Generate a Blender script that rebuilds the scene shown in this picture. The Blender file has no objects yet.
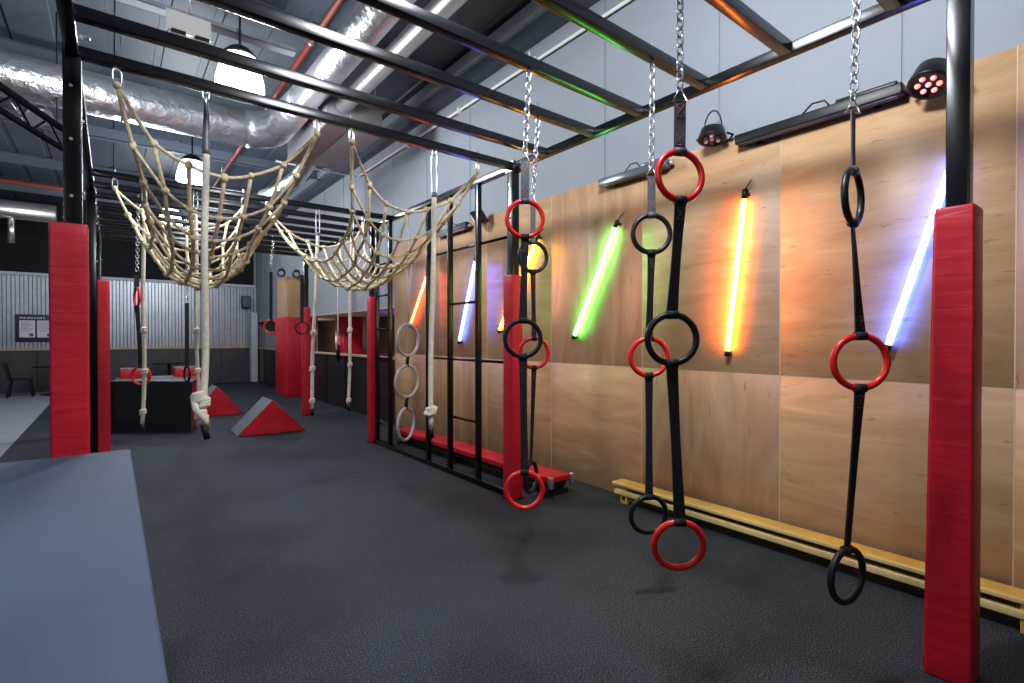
import bpy, bmesh, math, random
from mathutils import Vector, Matrix, Quaternion
random.seed(7)
S = bpy.context.scene
COL = S.collection
PI = math.pi
R = math.radians

# ------------------------------------------------------------------ camera
CAM = Vector((0, 0, 1.5))
FPX = 510.0
YAW = R(38.1)
PITCH = R(0.5)
RIGHT = Vector((math.cos(YAW), -math.sin(YAW), 0))
FWD0 = Vector((math.sin(YAW), math.cos(YAW), 0))
FWD = FWD0 * math.cos(PITCH) - Vector((0, 0, 1)) * math.sin(PITCH)
UP = RIGHT.cross(FWD)
cd = bpy.data.cameras.new('camera')
cam = bpy.data.objects.new('camera', cd)
COL.objects.link(cam)
cam.location = CAM
cam.rotation_euler = (R(90) - PITCH, 0, -YAW)
cd.sensor_width = 36
cd.lens = FPX / 1024 * 36
cd.clip_end = 200
S.camera = cam


def ray(px, py):
    return FWD + RIGHT * ((px - 512) / FPX) + UP * ((341.5 - py) / FPX)


def at_x(px, py, x):
    d = ray(px, py)
    return CAM + d * (x / d.x)


def at_y(px, py, y):
    d = ray(px, py)
    return CAM + d * (y / d.y)


def at_z(px, py, z):
    d = ray(px, py)
    return CAM + d * ((z - CAM.z) / d.z)


def at_d(px, py, D):
    d = ray(px, py)
    return CAM + d * (D / d.dot(FWD0))


# ------------------------------------------------------------------ materials
MATS = {}


def nt(name):
    m = bpy.data.materials.new(name)
    m.use_nodes = True
    t = m.node_tree
    b = t.nodes['Principled BSDF']
    MATS[name] = m
    return m, t, b


def N(t, typ, **kw):
    n = t.nodes.new(typ)
    for k, v in kw.items():
        if k in n.inputs:
            n.inputs[k].default_value = v
        else:
            setattr(n, k, v)
    return n


def L(t, a, b):
    t.links.new(a, b)


def ramp(t, fac, stops):
    r = t.nodes.new('ShaderNodeValToRGB')
    e = r.color_ramp.elements
    while len(e) < len(stops):
        e.new(0.5)
    for i, (p, c) in enumerate(stops):
        e[i].position = p
        e[i].color = (*c, 1)
    L(t, fac, r.inputs['Fac'])
    return r.outputs['Color']


def coord(t, which='Object', scale=(1, 1, 1), rot=(0, 0, 0)):
    tc = t.nodes.new('ShaderNodeTexCoord')
    mp = t.nodes.new('ShaderNodeMapping')
    mp.inputs['Scale'].default_value = scale
    mp.inputs['Rotation'].default_value = rot
    L(t, tc.outputs[which], mp.inputs['Vector'])
    return mp.outputs['Vector'], mp


def bump(t, b, h, strength=0.3, dist=0.01):
    n = t.nodes.new('ShaderNodeBump')
    n.inputs['Strength'].default_value = strength
    n.inputs['Distance'].default_value = dist
    L(t, h, n.inputs['Height'])
    L(t, n.outputs['Normal'], b.inputs['Normal'])


def plain(name, col, rough=0.5, metal=0.0, spec=0.5, noise=0.0, nscale=20, bumps=0.0, bscale=60, bdist=0.004):
    m, t, b = nt(name)
    b.inputs['Base Color'].default_value = (*col, 1)
    b.inputs['Roughness'].default_value = rough
    b.inputs['Metallic'].default_value = metal
    b.inputs['Specular IOR Level'].default_value = spec
    if noise or bumps:
        v, _ = coord(t)
    if noise:
        n = N(t, 'ShaderNodeTexNoise', Scale=nscale, Detail=4.0)
        L(t, v, n.inputs['Vector'])
        lo = tuple(max(0, c * (1 - noise)) for c in col)
        hi = tuple(min(1, c * (1 + noise)) for c in col)
        L(t, ramp(t, n.outputs['Fac'], [(0.3, lo), (0.7, hi)]), b.inputs['Base Color'])
    if bumps:
        n2 = N(t, 'ShaderNodeTexNoise', Scale=bscale, Detail=3.0)
        L(t, v, n2.inputs['Vector'])
        bump(t, b, n2.outputs['Fac'], bumps, bdist)
    return m


def emit(name, col, strength):
    m, t, b = nt(name)
    b.inputs['Base Color'].default_value = (0.8, 0.8, 0.8, 1)
    b.inputs['Emission Color'].default_value = (*col, 1)
    b.inputs['Emission Strength'].default_value = strength
    return m


def make_rubber():
    m, t, b = nt('rubber_floor')
    v, _ = coord(t)
    n = N(t, 'ShaderNodeTexNoise', Scale=150.0, Detail=3.0)
    L(t, v, n.inputs['Vector'])
    c1 = ramp(t, n.outputs['Fac'], [(0.36, (0.004, 0.006, 0.009)), (0.54, (0.030, 0.037, 0.047)), (0.68, (0.13, 0.15, 0.175))])
    n2 = N(t, 'ShaderNodeTexNoise', Scale=0.9, Detail=5.0, Roughness=0.6)
    L(t, v, n2.inputs['Vector'])
    c2 = ramp(t, n2.outputs['Fac'], [(0.34, (0.55, 0.55, 0.55)), (0.52, (1, 1, 1))])
    mx = N(t, 'ShaderNodeMix', data_type='RGBA', blend_type='MULTIPLY')
    mx.inputs[0].default_value = 1.0
    L(t, c1, mx.inputs[6])
    L(t, c2, mx.inputs[7])
    L(t, mx.outputs[2], b.inputs['Base Color'])
    b.inputs['Roughness'].default_value = 0.75
    b.inputs['Specular IOR Level'].default_value = 0.22
    bump(t, b, n.outputs['Fac'], 0.12, 0.003)
    return m


def make_ply(name, lo, mid, hi, horizontal):
    m, t, b = nt(name)
    sc = (1, 0.5, 2.6) if horizontal else (1, 2.6, 0.5)
    v, mp = coord(t, scale=sc)
    oi = t.nodes.new('ShaderNodeObjectInfo')
    ml = N(t, 'ShaderNodeVectorMath', operation='SCALE')
    ml.inputs[0].default_value = (7, 31, 17)
    L(t, oi.outputs['Random'], ml.inputs['Scale'])
    L(t, ml.outputs[0], mp.inputs['Location'])
    n = N(t, 'ShaderNodeTexNoise', Scale=1.6, Detail=6.0, Roughness=0.55, Distortion=1.6)
    L(t, v, n.inputs['Vector'])
    c1 = ramp(t, n.outputs['Fac'], [(0.3, lo), (0.5, mid), (0.72, hi)])
    v2, mp2 = coord(t, scale=((1, 2.0, 60) if horizontal else (1, 60, 2.0)))
    L(t, ml.outputs[0], mp2.inputs['Location'])
    n3 = N(t, 'ShaderNodeTexNoise', Scale=1.5, Detail=4.0)
    L(t, v2, n3.inputs['Vector'])
    c3 = ramp(t, n3.outputs['Fac'], [(0.3, (0.93, 0.92, 0.91)), (0.6, (1, 1, 1))])
    mx = N(t, 'ShaderNodeMix', data_type='RGBA', blend_type='MULTIPLY')
    mx.inputs[0].default_value = 1.0
    L(t, c1, mx.inputs[6])
    L(t, c3, mx.inputs[7])
    # small dark flecks and knots
    v4, mp4 = coord(t, scale=((1, 3, 14) if horizontal else (1, 14, 3)))
    L(t, ml.outputs[0], mp4.inputs['Location'])
    n5 = N(t, 'ShaderNodeTexNoise', Scale=2.6, Detail=2.0)
    L(t, v4, n5.inputs['Vector'])
    c5 = ramp(t, n5.outputs['Fac'], [(0.25, (0.72, 0.62, 0.55)), (0.33, (1, 1, 1))])
    mx2 = N(t, 'ShaderNodeMix', data_type='RGBA', blend_type='MULTIPLY')
    mx2.inputs[0].default_value = 1.0
    L(t, mx.outputs[2], mx2.inputs[6])
    L(t, c5, mx2.inputs[7])
    hv = N(t, 'ShaderNodeHueSaturation')
    L(t, mx2.outputs[2], hv.inputs['Color'])
    mr = N(t, 'ShaderNodeMapRange')
    mr.inputs['To Min'].default_value = 0.9
    mr.inputs['To Max'].default_value = 1.1
    L(t, oi.outputs['Random'], mr.inputs['Value'])
    L(t, mr.outputs[0], hv.inputs['Value'])
    L(t, hv.outputs['Color'], b.inputs['Base Color'])
    b.inputs['Roughness'].default_value = 0.45
    b.inputs['Specular IOR Level'].default_value = 0.35
    return m


def make_vinyl(name, col, dark, wr=0.5, rough=0.42):
    m, t, b = nt(name)
    v, _ = coord(t, scale=(2.0, 2.0, 5))
    n = N(t, 'ShaderNodeTexNoise', Scale=2.2, Detail=4.0, Distortion=0.5)
    L(t, v, n.inputs['Vector'])
    L(t, ramp(t, n.outputs['Fac'], [(0.3, dark), (0.6, col)]), b.inputs['Base Color'])
    b.inputs['Roughness'].default_value = rough
    v2, _ = coord(t, scale=(1, 1, 6))
    n2 = N(t, 'ShaderNodeTexNoise', Scale=2.5, Detail=2.0, Distortion=0.8)
    L(t, v2, n2.inputs['Vector'])
    bump(t, b, n2.outputs['Fac'], wr, 0.03)
    return m


def make_foil():
    m, t, b = nt('silver_foil')
    b.inputs['Base Color'].default_value = (0.55, 0.56, 0.60, 1)
    b.inputs['Metallic'].default_value = 0.9
    b.inputs['Roughness'].default_value = 0.28
    v, _ = coord(t)
    n = N(t, 'ShaderNodeTexVoronoi', Scale=9.0)
    L(t, v, n.inputs['Vector'])
    n2 = N(t, 'ShaderNodeTexNoise', Scale=14.0, Detail=3.0, Distortion=1.0)
    L(t, v, n2.inputs['Vector'])
    ad = N(t, 'ShaderNodeMath', operation='ADD')
    L(t, n.outputs['Distance'], ad.inputs[0])
    L(t, n2.outputs['Fac'], ad.inputs[1])
    bump(t, b, ad.outputs[0], 0.42, 0.026)
    return m


def make_rope(name, lo, hi):
    m, t, b = nt(name)
    v, _ = coord(t)
    n = N(t, 'ShaderNodeTexNoise', Scale=35.0, Detail=4.0)
    L(t, v, n.inputs['Vector'])
    L(t, ramp(t, n.outputs['Fac'], [(0.3, lo), (0.65, hi)]), b.inputs['Base Color'])
    b.inputs['Roughness'].default_value = 0.85
    v2, _ = coord(t, rot=(0.6, 0.5, 0.3))
    w = N(t, 'ShaderNodeTexWave', Scale=38.0, Distortion=0.6)
    L(t, v2, w.inputs['Vector'])
    bump(t, b, w.outputs['Fac'], 0.5, 0.006)
    return m


rubber = make_rubber()
ply_h = make_ply('plywood_flat_grain', (0.43, 0.245, 0.122), (0.52, 0.31, 0.165), (0.60, 0.385, 0.225), True)
ply_v = make_ply('plywood_upright_grain', (0.43, 0.24, 0.122), (0.51, 0.30, 0.165), (0.59, 0.375, 0.225), False)
ply_edge = plain('plywood_edge', (0.66, 0.52, 0.36), 0.7)
wall_paint = plain('grey_wall_paint', (0.27, 0.29, 0.33), 0.75, noise=0.04, nscale=2)
white_paint = plain('white_wall_paint', (0.5, 0.53, 0.58), 0.7, noise=0.03, nscale=2)
hall_paint = plain('dark_hall_paint', (0.05, 0.055, 0.065), 0.8)
ceil_paint = plain('blue_grey_ceiling_paint', (0.052, 0.066, 0.090), 0.6, noise=0.1, nscale=1.5)
purlin_paint = plain('purlin_paint', (0.10, 0.125, 0.16), 0.5, noise=0.08, nscale=3)
black_wall = plain('black_drape', (0.004, 0.004, 0.006), 0.9)
dark_panel = plain('dark_panel', (0.035, 0.04, 0.05), 0.45, noise=0.15, nscale=3)
rail_wood = plain('rail_wood', (0.5, 0.36, 0.2), 0.5, noise=0.15, nscale=12)
galv = plain('galvanised_sheet', (0.36, 0.385, 0.43), 0.42, 0.6, noise=0.1, nscale=6)
side_floor = plain('pale_grey_vinyl_floor', (0.34, 0.36, 0.42), 0.5, noise=0.06, nscale=3)
platform_vinyl = plain('slate_grey_vinyl', (0.062, 0.090, 0.145), 0.65, 0.0, 0.2, noise=0.10, nscale=2.2, bumps=0.1, bscale=3, bdist=0.02)
platform_side = plain('slate_vinyl_side', (0.12, 0.14, 0.18), 0.5)
steel_black = plain('black_painted_steel', (0.003, 0.0034, 0.0045), 0.22, 0.0, 0.34)
truss_black = plain('truss_black', (0.004, 0.004, 0.005), 1.0, 0, 0.0)
steel_dark = plain('matt_black_steel', (0.008, 0.008, 0.010), 0.6, 0, 0.3)
bolt_steel = plain('zinc_steel', (0.62, 0.64, 0.68), 0.3, 0.9)
chain_steel = plain('galvanised_chain', (0.68, 0.70, 0.74), 0.26, 0.9)
hoop_grey = plain('grey_plastic', (0.42, 0.43, 0.45), 0.4)
red_vinyl = make_vinyl('red_vinyl', (0.50, 0.006, 0.020), (0.43, 0.004, 0.014), 0.16, 0.45)
red_flat = make_vinyl('red_vinyl_flat', (0.56, 0.010, 0.024), (0.47, 0.006, 0.016), 0.1)
grey_vinyl = plain('grey_vinyl', (0.14, 0.165, 0.19), 0.5, noise=0.1, nscale=4)
black_vinyl = make_vinyl('black_vinyl', (0.009, 0.010, 0.014), (0.006, 0.007, 0.010), 0.1)
red_plastic = plain('red_plastic', (0.66, 0.014, 0.012), 0.32)
black_plastic = plain('black_plastic', (0.008, 0.008, 0.009), 0.4, 0.0, 0.32)
webbing = plain('black_webbing', (0.008, 0.008, 0.010), 0.7, 0, 0.3, bumps=0.3, bscale=300, bdist=0.001)
web_lit = plain('lit_grey_webbing', (0.06, 0.06, 0.075), 0.6, bumps=0.3, bscale=300, bdist=0.001)  # black webbing as it looks in light, the brightening painted in as grey
stitch = plain('red_stitching', (0.33, 0.10, 0.10), 0.8)
net_rope = make_rope('hemp_net_rope', (0.58, 0.45, 0.26), (0.82, 0.70, 0.48))
cream_rope = make_rope('cream_climbing_rope', (0.68, 0.61, 0.48), (0.84, 0.79, 0.67))
bench_wood = plain('varnished_pine', (0.78, 0.46, 0.10), 0.35, noise=0.12, nscale=8)
bench_edge = plain('pale_pine_edge', (0.86, 0.64, 0.26), 0.4, noise=0.1, nscale=8)
foil = make_foil()
duct_metal = plain('spiral_duct_metal', (0.62, 0.63, 0.62), 0.3, 0.9, noise=0.08, nscale=5)
box_grey = plain('air_box_grey', (0.17, 0.16, 0.17), 0.5, 0.2)
box_reflection = plain('air_box_brown_reflection', (0.10, 0.06, 0.055), 0.5)  # brown reflection on the box underside, put in as colour
pipe_red = plain('red_sprinkler_pipe', (0.15, 0.025, 0.018), 0.6, 0, 0.3)
conduit_white = plain('white_conduit', (0.75, 0.73, 0.70), 0.5)
lamp_black = plain('lamp_housing_black', (0.02, 0.02, 0.024), 0.4)
beam_dark = plain('dark_roof_beam', (0.045, 0.055, 0.075), 0.5)
beam_pale = plain('pale_roof_beam', (0.24, 0.28, 0.33), 0.5)
brown_wall = plain('dark_brown_wall', (0.075, 0.04, 0.028), 0.6, noise=0.15, nscale=3)
soffit_mat = plain('soffit_board', (0.42, 0.36, 0.30), 0.7)
purple_mat = plain('purple_board', (0.025, 0.015, 0.06), 0.5)
paper = plain('notice_paper', (0.75, 0.76, 0.80), 0.6)
ink = plain('printed_ink', (0.10, 0.07, 0.20), 0.6)
red_lens = emit('amber_led', (1.0, 0.16, 0.02), 1.5)
pink_lens = emit('pink_led', (1.0, 0.2, 0.17), 0.9)
dim_lens = emit('dim_led', (0.6, 0.25, 0.3), 0.25)
lens_dark = plain('dark_lens', (0.10, 0.11, 0.13), 0.2)
lens_pale = plain('pale_lens', (0.3, 0.34, 0.38), 0.25)
lamp_glow = emit('lamp_refractor', (0.93, 0.97, 1.0), 9.0)
NEON = {
    'red': emit('red_tube_glow', (1.0, 0.06, 0.015), 30.0),
    'blue': emit('blue_tube_glow', (0.045, 0.12, 1.0), 42.0),
    'amber': emit('amber_tube_glow', (1.0, 0.42, 0.008), 45.0),
    'green': emit('green_tube_glow', (0.09, 1.0, 0.13), 40.0),
    'orange': emit('orange_tube_glow', (1.0, 0.22, 0.012), 60.0),
}


# ------------------------------------------------------------------ mesh builder
class MB:
    def __init__(s):
        s.v = []
        s.f = []
        s.mi = []
        s.sm = []

    def add(s, vs, fs, mi=0, smooth=False):
        o = len(s.v)
        s.v += [Vector(x) for x in vs]
        s.f += [[i + o for i in f] for f in fs]
        s.mi += [mi] * len(fs)
        s.sm += [smooth] * len(fs)

    def box(s, lo, hi, mi=0, m=None):
        x0, y0, z0 = lo
        x1, y1, z1 = hi
        v = [Vector(c) for c in ((x0, y0, z0), (x1, y0, z0), (x1, y1, z0), (x0, y1, z0), (x0, y0, z1), (x1, y0, z1), (x1, y1, z1), (x0, y1, z1))]
        if m is not None:
            v = [m @ c for c in v]
        s.add(v, [(0, 3, 2, 1), (4, 5, 6, 7), (0, 1, 5, 4), (1, 2, 6, 5), (2, 3, 7, 6), (3, 0, 4, 7)], mi)

    def bbox(s, lo, hi, r=0.01, seg=2, mi=0, m=None, zcuts=0, fn=None):
        bm = bmesh.new()
        bmesh.ops.create_cube(bm, size=1)
        c = [(lo[i] + hi[i]) / 2 for i in range(3)]
        d = [(hi[i] - lo[i]) for i in range(3)]
        for v in bm.verts:
            v.co = Vector((c[0] + v.co.x * d[0], c[1] + v.co.y * d[1], c[2] + v.co.z * d[2]))
        bmesh.ops.bevel(bm, geom=bm.edges[:], offset=r, segments=seg, affect='EDGES', profile=0.6)
        for k in range(zcuts):
            z = lo[2] + d[2] * (k + 1) / (zcuts + 1)
            bmesh.ops.bisect_plane(bm, geom=bm.verts[:] + bm.edges[:] + bm.faces[:], plane_co=(0, 0, z), plane_no=(0, 0, 1))
        bm.verts.index_update()
        vs = [v.co.copy() for v in bm.verts]
        if fn:
            vs = [fn(v) for v in vs]
        if m is not None:
            vs = [m @ v for v in vs]
        fs = [[v.index for v in f.verts] for f in bm.faces]
        bm.free()
        s.add(vs, fs, mi, True)

    def tube(s, pts, r, n=8, mi=0, closed=False, cap=True, smooth=True):
        pts = [Vector(p) for p in pts]
        k = len(pts)
        rr = r if isinstance(r, (list, tuple)) else [r] * k
        tang = []
        for i in range(k):
            if closed:
                tg = pts[(i + 1) % k] - pts[i - 1]
            else:
                tg = pts[min(i + 1, k - 1)] - pts[max(i - 1, 0)]
            tang.append(tg.normalized())
        a = Vector((0, 0, 1)) if abs(tang[0].z) < 0.9 else Vector((1, 0, 0))
        nrm = tang[0].cross(a).normalized()
        vs = []
        for i in range(k):
            if i:
                q = tang[i - 1].rotation_difference(tang[i])
                nrm = (q @ nrm)
                nrm = (nrm - tang[i] * nrm.dot(tang[i])).normalized()
            bn = tang[i].cross(nrm)
            for j in range(n):
                w = 2 * PI * j / n
                vs.append(pts[i] + (nrm * math.cos(w) + bn * math.sin(w)) * rr[i])
        fs = []
        for i in range(k if closed else k - 1):
            i2 = (i + 1) % k
            for j in range(n):
                j2 = (j + 1) % n
                fs.append((i * n + j, i * n + j2, i2 * n + j2, i2 * n + j))
        s.add(vs, fs, mi, smooth)
        if cap and not closed:
            o = len(s.v) - len(vs)
            s.f.append([o + j for j in range(n)][::-1])
            s.mi.append(mi)
            s.sm.append(False)
            s.f.append([o + (k - 1) * n + j for j in range(n)])
            s.mi.append(mi)
            s.sm.append(False)

    def lathe(s, prof, n=24, mi=0, c=(0, 0, 0), m=None):
        vs = []
        for (r, z) in prof:
            for j in range(n):
                w = 2 * PI * j / n
                p = Vector((c[0] + r * math.cos(w), c[1] + r * math.sin(w), c[2] + z))
                vs.append(m @ p if m is not None else p)
        fs = []
        for i in range(len(prof) - 1):
            for j in range(n):
                j2 = (j + 1) % n
                fs.append((i * n + j, i * n + j2, (i + 1) * n + j2, (i + 1) * n + j))
        fs.append([j for j in range(n)][::-1])
        fs.append([(len(prof) - 1) * n + j for j in range(n)])
        s.add(vs, fs, mi, True)

    def torus(s, c, ax_u, ax_v, R0, r, n=40, k=12, mi=0):
        c = Vector(c)
        s.tube([c + ax_u * (R0 * math.cos(2 * PI * i / n)) + ax_v * (R0 * math.sin(2 * PI * i / n)) for i in range(n)], r, k, mi, closed=True)

    def sphere(s, c, r, mi=0, n=10, k=7, sq=(1, 1, 1)):
        c = Vector(c)
        vs, fs = [], []
        for i in range(k + 1):
            a = PI * i / k
            for j in range(n):
                w = 2 * PI * j / n
                vs.append(c + Vector((r * sq[0] * math.sin(a) * math.cos(w), r * sq[1] * math.sin(a) * math.sin(w), r * sq[2] * math.cos(a))))
        for i in range(k):
            for j in range(n):
                j2 = (j + 1) % n
                fs.append((i * n + j, (i + 1) * n + j, (i + 1) * n + j2, i * n + j2))
        s.add(vs, fs, mi, True)

    def prism(s, poly, axis_vec, mi=0):
        a = Vector(axis_vec)
        p = [Vector(x) for x in poly]
        n = len(p)
        vs = p + [x + a for x in p]
        fs = [list(range(n)), list(range(2 * n - 1, n - 1, -1))]
        for i in range(n):
            j = (i + 1) % n
            fs.append((i, i + n, j + n, j))
        s.add(vs, fs, mi)


def obj(name, mb, mats, parent=None, origin=None):
    if not isinstance(mats, (list, tuple)):
        mats = [mats]
    me = bpy.data.meshes.new(name)
    base = Vector((0, 0, 0))
    if parent is not None:
        q = parent
        while q is not None:
            base += q.location
            q = q.parent
    off = Vector(origin) if origin is not None else base
    me.from_pydata([tuple(v - off) for v in mb.v], [], mb.f)
    for m in mats:
        me.materials.append(m)
    for p, i, sm in zip(me.polygons, mb.mi, mb.sm):
        p.material_index = i
        p.use_smooth = sm
    bm = bmesh.new()
    bm.from_mesh(me)
    bmesh.ops.recalc_face_normals(bm, faces=bm.faces[:])
    bm.to_mesh(me)
    bm.free()
    o = bpy.data.objects.new(name, me)
    COL.objects.link(o)
    if parent is not None:
        o.parent = parent
        o.location = off - base
    else:
        o.location = off
    return o


def tag(o, label=None, cat=None, group=None, kind=None):
    if label:
        o['label'] = label
    if cat:
        o['category'] = cat
    if group:
        o['group'] = group
    if kind:
        o['kind'] = kind
    return o


def thing(name, label, cat, loc=(0, 0, 0), group=None):
    o = bpy.data.objects.new(name, None)
    COL.objects.link(o)
    o.location = loc
    o.empty_display_size = 0.1
    return tag(o, label, cat, group)


def struct(name, mb, mats, parent=None, origin=None):
    o = obj(name, mb, mats, parent, origin)
    if parent is None:
        o['kind'] = 'structure'
    return o


def copy_tree(o, loc=None, label=None, parent=None):
    c = o.copy()
    COL.objects.link(c)
    if parent is not None:
        c.parent = parent
    if loc is not None:
        c.location = loc
    if label:
        c['label'] = label
    for ch in [x for x in bpy.data.objects if x.parent == o]:
        copy_tree(ch, None, None, c)
    return c


def mb1(fn, *a, **k):
    m = MB()
    getattr(m, fn)(*a, **k)
    return m


# ------------------------------------------------------------------ the setting
XW = 3.80          # face of the plywood
YB = 18.9          # back wall
ZC = 5.2           # roof deck
XL = -6.0
YF = -5.0
struct('floor', mb1('box', (-1.107, YF, -0.1), (6.4, YB + 0.3, 0)), rubber)
struct('floor_left', mb1('box', (XL, YF, -0.1), (-1.107, YB + 0.3, 0)), side_floor)
# right wall: painted upper wall and bulkhead; opening to a low side room behind the half wall
YO0, YO1 = 8.1, 18.9
m = MB()
m.box((XW + 0.03, YF, 0), (XW + 0.25, YO0, ZC))
m.box((XW + 0.03, YO0, 2.04), (XW + 0.25, YB, ZC))
struct('wall_right', m, wall_paint)
# plywood sheets on the right wall
colsY = [-4.394, -3.174, -1.954, -0.734, 0.486, 1.706, 2.925, 4.145, 5.364, 6.585, 8.1]
wr = bpy.data.objects['wall_right']
for i in range(len(colsY) - 1):
    y0, y1 = colsY[i], colsY[i + 1]
    cuts = [0, 1.22, 2.44, 3.05] if y1 < 0.6 else [0, 1.22, 3.05]
    for j in range(len(cuts) - 1):
        g = 0.0022
        mm = MB()
        mm.bbox((XW, y0 + g, cuts[j] + g), (XW + 0.022, y1 - g, cuts[j + 1] - g), 0.0025, 1)
        o = obj('plywood_panel', mm, ply_h if (i * 2 + j) % 3 != 1 else ply_v, wr, origin=(XW, y0, cuts[j]))
m = MB()
for y in colsY[1:-1]:
    m.box((XW - 0.0006, y - 0.0026, 0), (XW + 0.01, y + 0.0026, 3.05))
m.box((XW - 0.0006, -4.39, 1.2174), (XW + 0.01, 8.1, 1.2226))
m.box((XW - 0.0006, -4.39, 2.4374), (XW + 0.01, 0.486, 2.4426))
obj('pale_seam', m, ply_edge, wr)
obj('panel_backing', mb1('box', (XW + 0.020, -4.39, 0), (XW + 0.03, 8.1, 3.05)), ply_edge, wr)
# side room behind the half wall
m = MB()
m.box((5.2, YO0, 0), (5.4, YB, 2.6))
m.box((XW + 0.25, YO0 - 0.2, 0), (6.3, YO0, 2.6))
struct('wall_side_room', m, brown_wall)
struct('ceiling_side_room', mb1('box', (XW + 0.03, YO0, 2.0), (6.3, YB, 2.04)), soffit_mat)
m = MB()
for k in range(9):
    y0 = YO0 + 0.02 + k * 1.2
    m.box((XW + 0.02, y0, 0), (XW + 0.07, min(y0 + 1.16, YB), 1.11))
for k in range(10):
    m.box((XW + 0.0, YO0 - 0.02 + k * 1.2, 0), (XW + 0.09, YO0 + 0.03 + k * 1.2, 1.11))
hw = struct('wall_half', m, plain('black_half_wall', (0.012, 0.011, 0.012), 0.4))
obj('wooden_rail', mb1('bbox', (XW - 0.03, YO0, 1.11), (XW + 0.11, YB - 0.05, 1.155), 0.008), rail_wood, hw)
# back wall
m = MB()
m.box((XL, YB + 0.05, 0), (6.3, YB + 0.25, ZC))
wb = struct('wall_back', m, wall_paint)
m = MB()
pts = []
x = XL
p = 0.17
while x < XW:
    pts += [(x, 0.0), (x + p * 0.30, 0.0), (x + p * 0.42, -0.035), (x + p * 0.82, -0.035), (x + p * 0.94, 0.0)]
    x += p
vs = [Vector((a, YB + 0.02 + b, 1.2)) for a, b in pts] + [Vector((a, YB + 0.02 + b, 3.16)) for a, b in pts]
n = len(pts)
m.add(vs, [(i, i + 1, n + i + 1, n + i) for i in range(n - 1)])
obj('corrugated_sheet', m, galv, wb)
m = MB()
for k in range(9):
    m.box((XL + k * 1.1, YB - 0.01, 0), (XL + k * 1.1 + 1.085, YB + 0.05, 1.13))
obj('lower_panel', m, dark_panel, wb)
obj('wooden_rail', mb1('bbox', (XL, YB - 0.05, 1.13), (XW, YB + 0.05, 1.2), 0.008), rail_wood, wb)
obj('white_ledge', mb1('box', (XL, YB - 0.06, 3.16), (XW, YB + 0.05, 3.24)), white_paint, wb)
obj('black_upper_panel', mb1('box', (XL, YB - 0.02, 3.24), (XW - 0.05, YB + 0.05, ZC)), black_wall, wb)
# left and front walls close the hall (outside the picture)
struct('wall_left', mb1('box', (XL - 0.2, YF, 0), (XL, YB + 0.2, ZC)), hall_paint)
struct('wall_front', mb1('box', (XL, YF - 0.2, 0), (XW + 0.2, YF, ZC)), hall_paint)
# roof deck, with ribs
m = MB()
m.box((XL, YF, ZC + 0.06), (XW + 0.25, YB + 0.2, ZC + 0.2))
x = XL
pts = []
while x < XW + 0.2:
    pts += [(x, 0.02), (x + 0.04, 0.02), (x + 0.05, 0.0), (x + 0.45, 0.0), (x + 0.46, 0.02)]
    x += 0.5
n = len(pts)
m.add([Vector((a, YF, ZC + b)) for a, b in pts] + [Vector((a, YB + 0.2, ZC + b)) for a, b in pts], [(i, i + 1, n + i + 1, n + i) for i in range(n - 1)])
ce = struct('ceiling', m, ceil_paint)
for k in range(9):
    y = -4.6 + k * 2.7
    mm = MB()
    mm.box((XL, y - 0.035, ZC - 0.20), (XW + 0.03, y + 0.035, ZC - 0.19))
    mm.box((XL, y - 0.006, ZC - 0.20), (XW + 0.03, y + 0.006, ZC))
    mm.box((XL, y - 0.035, ZC - 0.01), (XW + 0.03, y + 0.035, ZC))
    obj('purlin', mm, purlin_paint, ce)
struct('trim_1', mb1('box', (XW - 0.12, YF, 4.84), (XW + 0.03, YB, 4.98)), beam_dark)
struct('trim_2', mb1('box', (XW - 0.20, YF, 5.0), (XW + 0.03, YB, 5.14)), beam_pale)
# cladding joints on the painted wall
m = MB()
for k in range(20):
    m.box((XW + 0.022, YF + 1.2 * k, 3.06), (XW + 0.032, YF + 1.2 * k + 0.02, 4.84))
struct('trim_3', m, wall_paint)

# ------------------------------------------------------------------ platform where the picture is taken from
pf = thing('training_platform', 'raised slate grey vinyl platform in the left foreground', 'platform', (-2, 0.8, 0))
obj('platform_base', mb1('bbox', (-3.88, -2.97, 0), (0.07, 3.62, 0.80), 0.02), platform_side, pf)
obj('top_mat', mb1('bbox', (-3.9, -3.0, 0.80), (0.08, 3.645, 0.86), 0.012, 3), platform_vinyl, pf)

# ------------------------------------------------------------------ overhead rig
BZ = 3.04
XA, XB = -0.165, 2.93
rig = thing('training_rig', 'black steel overhead rig of posts and evenly spaced cross beams', 'climbing rig', (XB, 3.72, 0))


def add_bolts(par, pts, ax):
    for q in pts:
        mm = MB()
        q = Vector(q)
        mm.tube([q, q + Vector(ax) * 0.010], 0.009, 6)
        obj('bolt', mm, bolt_steel, par)


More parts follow.
